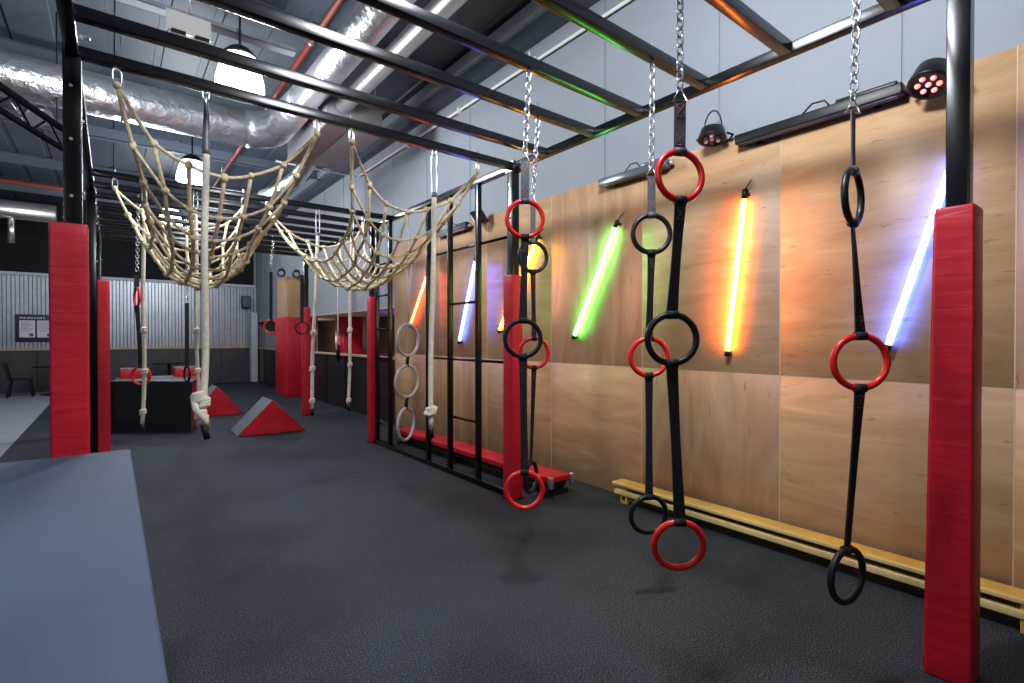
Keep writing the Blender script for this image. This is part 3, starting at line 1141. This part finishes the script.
# ------------------------------------------------------------------ foam pieces at the back
A = at_z(101, 433, 0)
B = at_z(191, 432.5, 0)
u = (B - A).normalized()
rb_ = ray(191, 340)
dpt = Vector((rb_.x, rb_.y, 0)).normalized()
dpt = (dpt + u * 0.10).normalized()
fb = thing('foam_block', 'big black foam block with a red end, behind the left ropes', 'foam block', (A + B) / 2)
H = 0.80
depth = 0.75
w = (B - A).length
mm = MB()
q = [A, B, B + dpt * depth, A + dpt * depth]
tt = [A + u * 0.10 + Vector((0, 0, H)) + dpt * 0.06, B + u * 0.02 + Vector((0, 0, H)) + dpt * 0.06, B + u * 0.02 + dpt * (depth - 0.06) + Vector((0, 0, H)), A + u * 0.10 + dpt * (depth - 0.06) + Vector((0, 0, H))]
mm.add(q + tt, [(0, 1, 5, 4), (2, 3, 7, 6), (3, 0, 4, 7), (4, 5, 6, 7), (0, 3, 2, 1)])
mm.add([B, B + dpt * depth, tt[2], tt[1]], [(0, 1, 2, 3)], 1)
obj('foam_body', mm, [black_vinyl, red_flat], fb)
mm = MB()
for (a, b) in ((tt[0], tt[1]), (tt[1], tt[2])):
    mm.tube([a, b], 0.012, 6)
obj('piping', mm, grey_vinyl, fb)
mm = MB()
f0 = A + Vector((0, 0, 0.15)) - dpt * 0.004 + u * 0.02
mm.tube([f0 + dpt * 0.012, f0 + dpt * 0.012 + u * (w - 0.04)], 0.006, 6)
obj('seam', mm, steel_dark, fb)


def wedge(label, x0, x1, y0, y1, h, skew=0.0):
    t = thing('foam_wedge', label, 'foam wedge', ((x0 + x1) / 2, (y0 + y1) / 2, 0), 'red and grey foam wedges on the floor')
    xm = (x0 + x1) / 2
    mm = MB()
    dy = y1 - y0
    P = [Vector((x0, y0, 0.012)), Vector((x1, y0 + skew, 0.012)), Vector((xm, y0 + skew / 2, h))]
    Q = [p + Vector((0, dy, 0)) for p in P]
    mm.add(P + Q, [(0, 1, 2), (5, 4, 3)], 0)
    mm.add([P[0], P[2], Q[2], Q[0]], [(0, 1, 2, 3)], 1)
    mm.add([P[1], P[2], Q[2], Q[1]], [(0, 1, 2, 3)], 0)
    obj('foam_body', mm, [red_flat, grey_vinyl], t)
    mm = MB()
    mm.prism([(x0 - 0.005, y0 - 0.004, 0), (x1 + 0.005, y0 + skew - 0.004, 0), (x1 + 0.005, y1 + skew, 0), (x0 - 0.005, y1, 0)], (0, 0, 0.013))
    obj('base_sheet', mm, black_vinyl, t)
    mm = MB()
    mm.tube([P[0], P[2]], 0.006, 6)
    mm.tube([P[2], P[1]], 0.006, 6)
    obj('piping', mm, red_flat, t)
    return t


wedge('red triangular foam wedge with a grey slope, the nearer and nearest the right post', 1.48, 2.42, 8.55, 9.2, 0.52, -0.1)
wedge('red triangular foam wedge half hidden behind the thick front rope', 1.12, 2.0, 11.05, 11.7, 0.56)
# low red foam blocks behind the black one
c = at_d(164, 377, 10.6)
rb = thing('foam_step', 'low red foam step with a pale top behind the black foam block', 'foam step', (c.x, c.y, 0))
mm = MB()
mm.bbox((c.x - 0.80, c.y - 0.35, 0), (c.x + 0.62, c.y + 0.35, 0.66), 0.02)
obj('foam_body', mm, red_flat, rb)
mm = MB()
mm.bbox((c.x - 0.78, c.y - 0.33, 0.66), (c.x + 0.60, c.y + 0.33, 0.68), 0.008)
obj('pale_top', mm, grey_vinyl, rb)
for s, lab in ((-0.50, 'left'), (0.40, 'right')):
    mm = MB()
    bl = thing('foam_cube', 'red foam cube on the %s end of the low red step' % lab, 'foam cube', (c.x + s, c.y, 0.68))
    mm.bbox((c.x + s - 0.23, c.y - 0.28, 0.681), (c.x + s + 0.23, c.y + 0.28, 0.86), 0.015)
    obj('foam_body', mm, red_flat, bl)
    mm = MB()
    mm.bbox((c.x + s - 0.22, c.y - 0.27, 0.86), (c.x + s + 0.22, c.y + 0.27, 0.872), 0.005)
    obj('pale_top', mm, grey_vinyl, bl)

# ------------------------------------------------------------------ padded pillar
plr = thing('padded_pillar', 'square pillar clad in plywood with red pads round its lower half', 'pillar', (3.8, 13.5, 0))
obj('plywood_cladding', mb1('box', (3.46, 13.52, 1.98), (4.2, 14.5, 3.02)), ply_v, plr)
obj('front_pad', mb1('bbox', (3.43, 13.45, 0), (4.12, 13.53, 2.0), 0.015), red_vinyl, plr)
obj('side_pad', mb1('bbox', (3.40, 13.46, 0), (3.47, 14.5, 2.0), 0.015), red_flat, plr)
obj('core', mb1('box', (3.465, 13.525, 0), (4.2, 14.5, 1.98)), ply_v, plr)
for px in (281, 296):
    c = at_y(px, 275, 13.4)
    t = thing('flood_light', 'small round lamp clamped on the pillar top, %s one' % ('left' if px < 290 else 'right'), 'flood light', (c.x, 13.40, 3.0), None)
    mm = MB()
    q = Vector((0, 0, 1)).rotation_difference(Vector((-0.3, -0.8, -0.5)).normalized())
    M = Matrix.Translation(Vector((c.x, 13.36, 3.08))) @ q.to_matrix().to_4x4()
    mm.lathe([(0.04, -0.14), (0.08, -0.09), (0.095, 0.06), (0.085, 0.065), (0.075, 0.03)], 16, m=M)
    obj('housing', mm, black_plastic, t)
    mm = MB()
    mm.lathe([(0.075, 0.035), (0.05, 0.045)], 16, m=M)
    obj('lens', mm, lens_pale, t)
    mm = MB()
    mm.tube([(c.x, 13.36, 3.08), (c.x, 13.45, 3.03), (c.x, 13.55, 3.025)], 0.02, 6)
    obj('bracket', mm, steel_dark, t)
rp = thing('room_pillar', 'red padded column inside the low side room beyond the half wall', 'pillar', (4.75, 12.8, 0))
mm = MB()
mm.bbox((4.5, 12.5, 0), (5.0, 13.1, 1.995), 0.02)
obj('pad_sleeve', mm, red_flat, rp)
mm = MB()
mm.bbox((4.49, 12.49, 0.98), (5.01, 13.11, 1.02), 0.01)
obj('strap', mm, black_vinyl, rp)

# ------------------------------------------------------------------ far left: notice board, tables, chair, speaker
nb = thing('notice_board', 'purple notice board with two white sheets on the far corrugated wall', 'notice board', (-1.64, YB - 0.03, 1.74))
obj('board', mb1('bbox', (-2.03, YB - 0.05, 1.37), (-1.26, YB - 0.02, 2.11), 0.006), purple_mat, nb)
for x0 in (-1.95, -1.60):
    sh = obj('sheet', mb1('box', (x0, YB - 0.053, 1.49), (x0 + 0.31, YB - 0.0505, 1.95)), paper, nb)
    mm = MB()
    for k in range(8):
        ww = 0.24 if (k * 7 + int(x0 * 10)) % 3 else 0.17
        mm.box((x0 + 0.03, YB - 0.0545, 1.90 - k * 0.035), (x0 + 0.03 + ww, YB - 0.053, 1.908 - k * 0.035))
    mm.box((x0 + 0.2, YB - 0.0545, 1.52), (x0 + 0.27, YB - 0.053, 1.60))
    obj('print', mm, ink, sh)
mm = MB()
x = -1.94
rr_ = random.Random(4)
while x < -1.45:
    ww = rr_.uniform(0.012, 0.03)
    mm.box((x, YB - 0.0525, 2.0), (x + ww, YB - 0.050, 2.035))
    x += ww + (0.012 if rr_.random() < 0.8 else 0.03)
obj('heading', mm, paper, nb)


def table(label, x, y):
    t = thing('bistro_table', label, 'table', (x, y, 0), 'dark round tables by the back wall')
    obj('table_top', mb1('lathe', [(0.40, 0.72), (0.42, 0.735), (0.42, 0.75), (0.40, 0.755)], 24, c=(x, y, 0)), steel_dark, t)
    obj('column', mb1('lathe', [(0.05, 0.02), (0.04, 0.1), (0.04, 0.72)], 12, c=(x, y, 0)), steel_dark, t)
    obj('base', mb1('lathe', [(0.27, 0.0), (0.27, 0.012), (0.08, 0.04)], 20, c=(x, y, 0)), steel_dark, t)
    return t


table('dark round table right of the dark chair, under the notice board', -1.2, 17.8)
table('dark round table at the back wall, above the black foam block', 1.3, 17.8)
ch = thing('bistro_chair', 'dark chair at the far left under the notice board', 'chair', (-1.80, 17.6, 0))
cx, cy = -1.80, 17.6
obj('seat', mb1('bbox', (cx - 0.2, cy - 0.2, 0.43), (cx + 0.22, cy + 0.2, 0.47), 0.012), steel_dark, ch)
Mb = Matrix.Translation(Vector((cx - 0.2, cy, 0.45))) @ Matrix.Rotation(R(-12), 4, 'Y')
obj('backrest', mb1('bbox', (-0.02, -0.2, 0.0), (0.02, 0.2, 0.42), 0.012, 2, m=Mb), steel_dark, ch)
for (sx, sy) in ((-1, -1), (-1, 1), (1, -1), (1, 1)):
    obj('leg', mb1('tube', [(cx + sx * 0.17, cy + sy * 0.17, 0.44), (cx + sx * 0.23, cy + sy * 0.2, 0)], 0.018, 8), steel_dark, ch)
c = at_y(246, 302, YB - 0.2)
sp = thing('wall_speaker', 'small black loudspeaker fixed high on the corrugated back wall', 'speaker', (c.x, YB - 0.12, c.z))
obj('cabinet', mb1('bbox', (c.x - 0.13, YB - 0.30, c.z - 0.2), (c.x + 0.13, YB - 0.08, c.z + 0.2), 0.03), steel_dark, sp)
obj('bracket', mb1('box', (c.x - 0.03, YB - 0.09, c.z - 0.05), (c.x + 0.03, YB + 0.03, c.z + 0.05)), bolt_steel, sp)
obj('grille', mb1('bbox', (c.x - 0.11, YB - 0.306, c.z - 0.18), (c.x + 0.11, YB - 0.30, c.z + 0.18), 0.002), lens_dark, sp)
wc = thing('wall_column', 'pale narrow column standing behind the half wall in the far right corner', 'column', (3.9, 18.4, 0))
mm = MB()
mm.bbox((3.60, 18.45, 0), (3.79, 18.8, 2.3), 0.01)
obj('shaft', mm, white_paint, wc)
obj('base_plate', mb1('bbox', (3.58, 18.43, 0), (3.795, 18.82, 0.03), 0.004), steel_dark, wc)

# ------------------------------------------------------------------ overhead services
dm = thing('air_duct', 'silver foil duct that crosses the hall and bends along the roof', 'air duct', (1.5, 7.95, 4.44))
P = [(-5.9, 7.95, 4.42), (1.5, 7.95, 4.42)]
obj('cross_run', mb1('tube', P, 0.245, 28), foil, dm)
P = []
for i in range(7):
    a = R(90) * i / 6
    P.append((1.48 + 0.38 * math.sin(a), 7.95 - 0.40 * (1 - math.cos(a)), 4.42 + 0.006 * i))
P += [(1.89, 6.6, 4.46)]
obj('elbow', mb1('tube', P, [0.25] * 4 + [0.24, 0.225, 0.21, 0.18], 28), foil, dm)
obj('long_run', mb1('tube', [(1.90, 6.65, 4.46), (1.92, 5.6, 4.46), (1.92, -4.5, 4.46)], 0.165, 28), foil, dm)
for x in (-3.2, -1.4, 0.1):
    mm = MB()
    mm.tube([(x, 7.95, 4.42), (x + 0.03, 7.95, 4.42)], 0.252, 28)
    mm.tube([(x, 7.95, 4.65), (x, 7.95, ZC)], 0.006, 6)
    obj('hanger', mm, bolt_steel, dm)
sd = tag(obj('spiral_duct', mb1('tube', [(2.33, 6.45, 4.44), (2.33, -4.5, 4.44)], 0.10, 24), duct_metal), 'slim round metal duct beside the foil duct along the roof', 'air duct')
ab = thing('air_handling_box', 'grey boxy air unit hung under the roof by the duct bend', 'air unit', (2.5, 7.4, 4.2))
obj('casing', mb1('bbox', (2.13, 6.5, 4.2), (2.88, 8.3, 4.62), 0.01), box_grey, ab)
obj('brown_reflection', mb1('box', (2.14, 6.52, 4.19), (2.42, 8.28, 4.2)), box_reflection, ab)  # thin sheet under the casing, its brown stands in for a reflection
mm = MB()
for (x, y) in ((2.18, 6.6), (2.82, 6.6), (2.18, 8.2), (2.82, 8.2)):
    mm.tube([(x, y, 4.6), (x, y, ZC)], 0.007, 6)
obj('hanger_frame', mm, bolt_steel, ab)
fd = thing('flexible_duct', 'short silver flexible duct dropping beside the grey air unit', 'air duct', (2.4, 8.8, 4.1))
obj('hose', mb1('tube', [(2.5, 8.3, 4.35), (2.48, 8.5, 4.28), (2.42, 8.8, 4.12), (2.25, 9.5, 4.0), (2.15, 9.9, 4.0)], 0.125, 20), foil, fd)
obj('collar', mb1('tube', [(2.5, 8.29, 4.355), (2.495, 8.36, 4.33)], 0.14, 20), bolt_steel, fd)
bd = thing('air_duct', 'far silver duct low under the roof before the black back wall', 'air duct', (-2, 15.8, 4.35))
obj('cross_run', mb1('tube', [(-5.9, 15.8, 4.33), (-1.0, 15.8, 4.33)], 0.2, 24), duct_metal, bd)
obj('flange', mb1('tube', [(-2.1, 15.8, 4.33), (-2.05, 15.8, 4.33)], 0.235, 24), bolt_steel, bd)
obj('drop_pipe', mb1('tube', [(-1.75, 15.8, 4.2), (-1.75, 15.8, 3.6)], 0.06, 10), duct_metal, bd)
yd = thing('air_duct', 'foil duct branch with a crinkled elbow at the far left roof', 'air duct', (-1.6, 8, 4.3))
c = at_d(22, 95, 6.2)
obj('elbow', mb1('tube', [c + Vector((-0.15, 0.3, 0.25)), c + Vector((0, 0, 0.12)), c + Vector((0.06, -0.1, -0.1)), c + Vector((0.15, -0.15, -0.28))], [0.16, 0.17, 0.16, 0.13], 20), foil, yd)
obj('collar', mb1('tube', [c + Vector((0.13, -0.14, -0.24)), c + Vector((0.165, -0.16, -0.3))], 0.15, 20), bolt_steel, yd)
rp_ = thing('sprinkler_pipe', 'thin red sprinkler pipe running along under the roof', 'pipe', (1.8, 6, 4.85))
obj('pipe', mb1('tube', [(1.8, -4.5, 4.85), (1.8, 18.5, 4.85)], 0.032, 10), pipe_red, rp_)
for y in (3.0, 6.0, 9.0, 12.0):
    mm = MB()
    mm.tube([(1.8, y, 4.86), (1.8, y, ZC)], 0.006, 6)
    mm.tube([(1.8, y - 0.015, 4.85), (1.8, y + 0.015, 4.85)], 0.037, 10)
    obj('hanger', mm, bolt_steel, rp_)
rq = thing('sprinkler_pipe', 'dark red pipe crossing the hall far off at the left', 'pipe', (-3, 14.2, 4.55))
obj('pipe', mb1('tube', [(-5.9, 14.2, 4.6), (-0.3, 14.2, 4.6)], 0.05, 10), pipe_red, rq)
mm = MB()
mm.tube([(-2.0, 14.2, 4.6), (-2.0, 14.2, ZC)], 0.008, 6)
obj('hanger', mm, bolt_steel, rq)
wcd = thing('wall_conduit', 'thin white conduit along the upper grey wall', 'conduit', (3.78, 4, 4.62))
obj('pipe', mb1('tube', [(2.3, 9.7, 4.62), (3.1, 9.7, 4.62), (XW - 0.02, 9.7, 4.62), (XW - 0.02, 9.4, 4.62), (XW - 0.02, -4.8, 4.62)], 0.018, 8), conduit_white, wcd)
for y in (1.2, 2.8, 4.4, 6.0, 7.6):
    mm = MB()
    mm.box((XW - 0.045, y - 0.02, 4.58), (XW + 0.025, y + 0.02, 4.66))
    obj('clip', mm, steel_dark if y == 2.8 else conduit_white, wcd)
# cable tray and lamps
ct = thing('cable_tray', 'pale metal cable tray crossing the roof above the lamps', 'cable tray', (0.5, 6.3, 4.8))
mm = MB()
mm.box((-3.0, 6.22, 4.80), (1.7, 6.36, 4.806))
mm.box((-3.0, 6.22, 4.80), (1.7, 6.226, 4.85))
mm.box((-3.0, 6.354, 4.80), (1.7, 6.36, 4.85))
obj('tray', mm, galv, ct)
for x in (-2, -0.5, 1.0):
    obj('hanger_rod', mb1('tube', [(x, 6.29, 4.80), (x, 6.29, ZC)], 0.006, 6), bolt_steel, ct)
c = at_z(190, 26, 4.6)
jb = thing('control_gear_box', 'pale metal gear bracket with two dark slots hung beside the bright lamp', 'gear box', c)
Mx = Matrix.Translation(c)
obj('plate', mb1('box', (-0.20, -0.01, -0.10), (0.18, 0.01, 0.10), m=Mx), conduit_white, jb)
for x in (-0.16, 0.04):
    obj('slot', mb1('box', (x, -0.06, -0.14), (x + 0.12, 0.02, -0.10), m=Mx), steel_dark, jb)
obj('hanger', mb1('tube', [c + Vector((0, 0, 0.1)), Vector((c.x, c.y, ZC))], 0.006, 6), bolt_steel, jb)

LPOS = [(1.10, 6.15, 'bright round bay lamp hung over the left cargo net'),
        (1.10, 10.3, 'bay lamp farther back, seen through the left cargo net'),
        (1.10, 14.5, 'bay lamp farthest back, small behind the left net'),
        (1.30, 1.35, 'bay lamp hung just above the nearest cross beams'),
        (-3.0, -1.6, 'bay lamp over the grey platform behind the viewer'),
        (-4.3, 5.2, 'bay lamp over the pale floor on the left side'),
        (-3.4, 12.5, 'bay lamp over the tables far on the left side')]
LZ = 4.30
PW = [300, 270, 150, 390, 170, 35, 60]
proto = None
for (x, y, lab), pw in zip(LPOS, PW):
    if proto is None:
        t = thing('bay_lamp', lab, 'lamp', (x, y, LZ), 'round bay lamps under the roof')
        mm = MB()
        mm.lathe([(0.05, 0.32), (0.10, 0.30), (0.16, 0.24), (0.19, 0.20), (0.17, 0.20)], 28, c=(x, y, LZ))
        obj('housing', mm, lamp_black, t)
        mm = MB()
        mm.lathe([(0.165, 0.205), (0.20, 0.10), (0.235, -0.05), (0.24, -0.13), (0.20, -0.155), (0.05, -0.16)], 32, c=(x, y, LZ))
        obj('refractor', mm, lamp_glow, t)
        mm = MB()
        mm.tube([(x, y, LZ + 0.31), (x, y, ZC - 0.0)], 0.012, 8)
        obj('hanging_rod', mm, steel_dark, t)
        proto = t
    else:
        t = copy_tree(proto, (x, y, LZ), lab)
    ld = bpy.data.lights.new('bay_lamp_light', 'POINT')
    ld.energy = pw
    ld.color = (0.88, 0.94, 1.0)
    ld.shadow_soft_size = 0.22
    lo = bpy.data.objects.new('bay_lamp_light', ld)
    COL.objects.link(lo)
    lo.location = (x, y, LZ - 0.42)
# black lattice truss at the far left
tr = thing('lighting_truss', 'black lattice truss hung under the roof left of the near left post', 'truss', at_d(0, 97, 5.0))
a0 = at_d(0, 86, 4.93)
b0 = at_d(64, 130, 5.97)
dd = b0 - a0
dd.z = 0
zt = (a0.z + b0.z) / 2
S0 = a0 - dd * 2.5
S1 = b0 + dd * 0.25
S0.z = S1.z = zt
mm = MB()
mm.tube([S0, S1], 0.036, 8)
obj('top_chord', mm, truss_black, tr)
mm = MB()
dn = Vector((0, 0, -0.23))
mm.tube([S0 + dn, S1 + dn], 0.032, 8)
obj('bottom_chord', mm, truss_black, tr)
mm = MB()
n = 7
for k in range(n):
    p0 = S0.lerp(S1, k / n)
    p1 = S0.lerp(S1, (k + 0.5) / n)
    p2 = S0.lerp(S1, (k + 1) / n)
    mm.tube([p0, p1 + dn], 0.011, 6)
    mm.tube([p1 + dn, p2], 0.011, 6)
obj('lattice', mm, truss_black, tr)
for k in (0.2, 0.9):
    q = S0.lerp(S1, k)
    obj('hanger_rod', mb1('tube', [q, Vector((q.x, q.y, ZC))], 0.008, 6), steel_dark, tr)

# purple wash lamp in the side room
ul = thing('stage_light', 'small lamp giving a purple wash inside the low side room', 'stage light', (4.6, 8.9, 1.9))
obj('housing', mb1('lathe', [(0.06, 0.10), (0.07, 0.02), (0.08, 0.0), (0.06, 0.0)], 16, c=(4.6, 8.9, 1.9)), steel_dark, ul)
obj('lens', mb1('lathe', [(0.06, 0.0), (0.03, -0.012)], 16, c=(4.6, 8.9, 1.9)), emit('purple_led', (0.35, 0.05, 1.0), 3.0), ul)
for (loc, en, colr) in (((4.6, 9.4, 1.7), 12, (0.35, 0.08, 1.0)), ((4.4, 14.9, 1.5), 14, (1.0, 0.85, 0.65)), ((4.35, 11.2, 0.7), 9, (1.0, 0.86, 0.7))):  # the last, low warm light is added without a fixture to brighten the soffit
    ld = bpy.data.lights.new('side_room_light', 'POINT')
    ld.energy = en
    ld.color = colr
    ld.shadow_soft_size = 0.1
    lo = bpy.data.objects.new('side_room_light', ld)
    COL.objects.link(lo)
    lo.location = loc

# ------------------------------------------------------------------ world and view
w = bpy.data.worlds.new('world')
S.world = w
w.use_nodes = True
w.node_tree.nodes['Background'].inputs['Color'].default_value = (0.5, 0.6, 0.75, 1)
w.node_tree.nodes['Background'].inputs['Strength'].default_value = 0.02
S.view_settings.view_transform = 'Standard'
S.view_settings.look = 'None'
S.view_settings.exposure = 0.0
S.view_settings.gamma = 1.0
S.view_settings.use_curve_mapping = False
S.cycles.use_denoising = True
S.cycles.max_bounces = 8
S.cycles.diffuse_bounces = 4
S.cycles.caustics_reflective = False
S.cycles.caustics_refractive = False
S.cycles.sample_clamp_indirect = 4.0
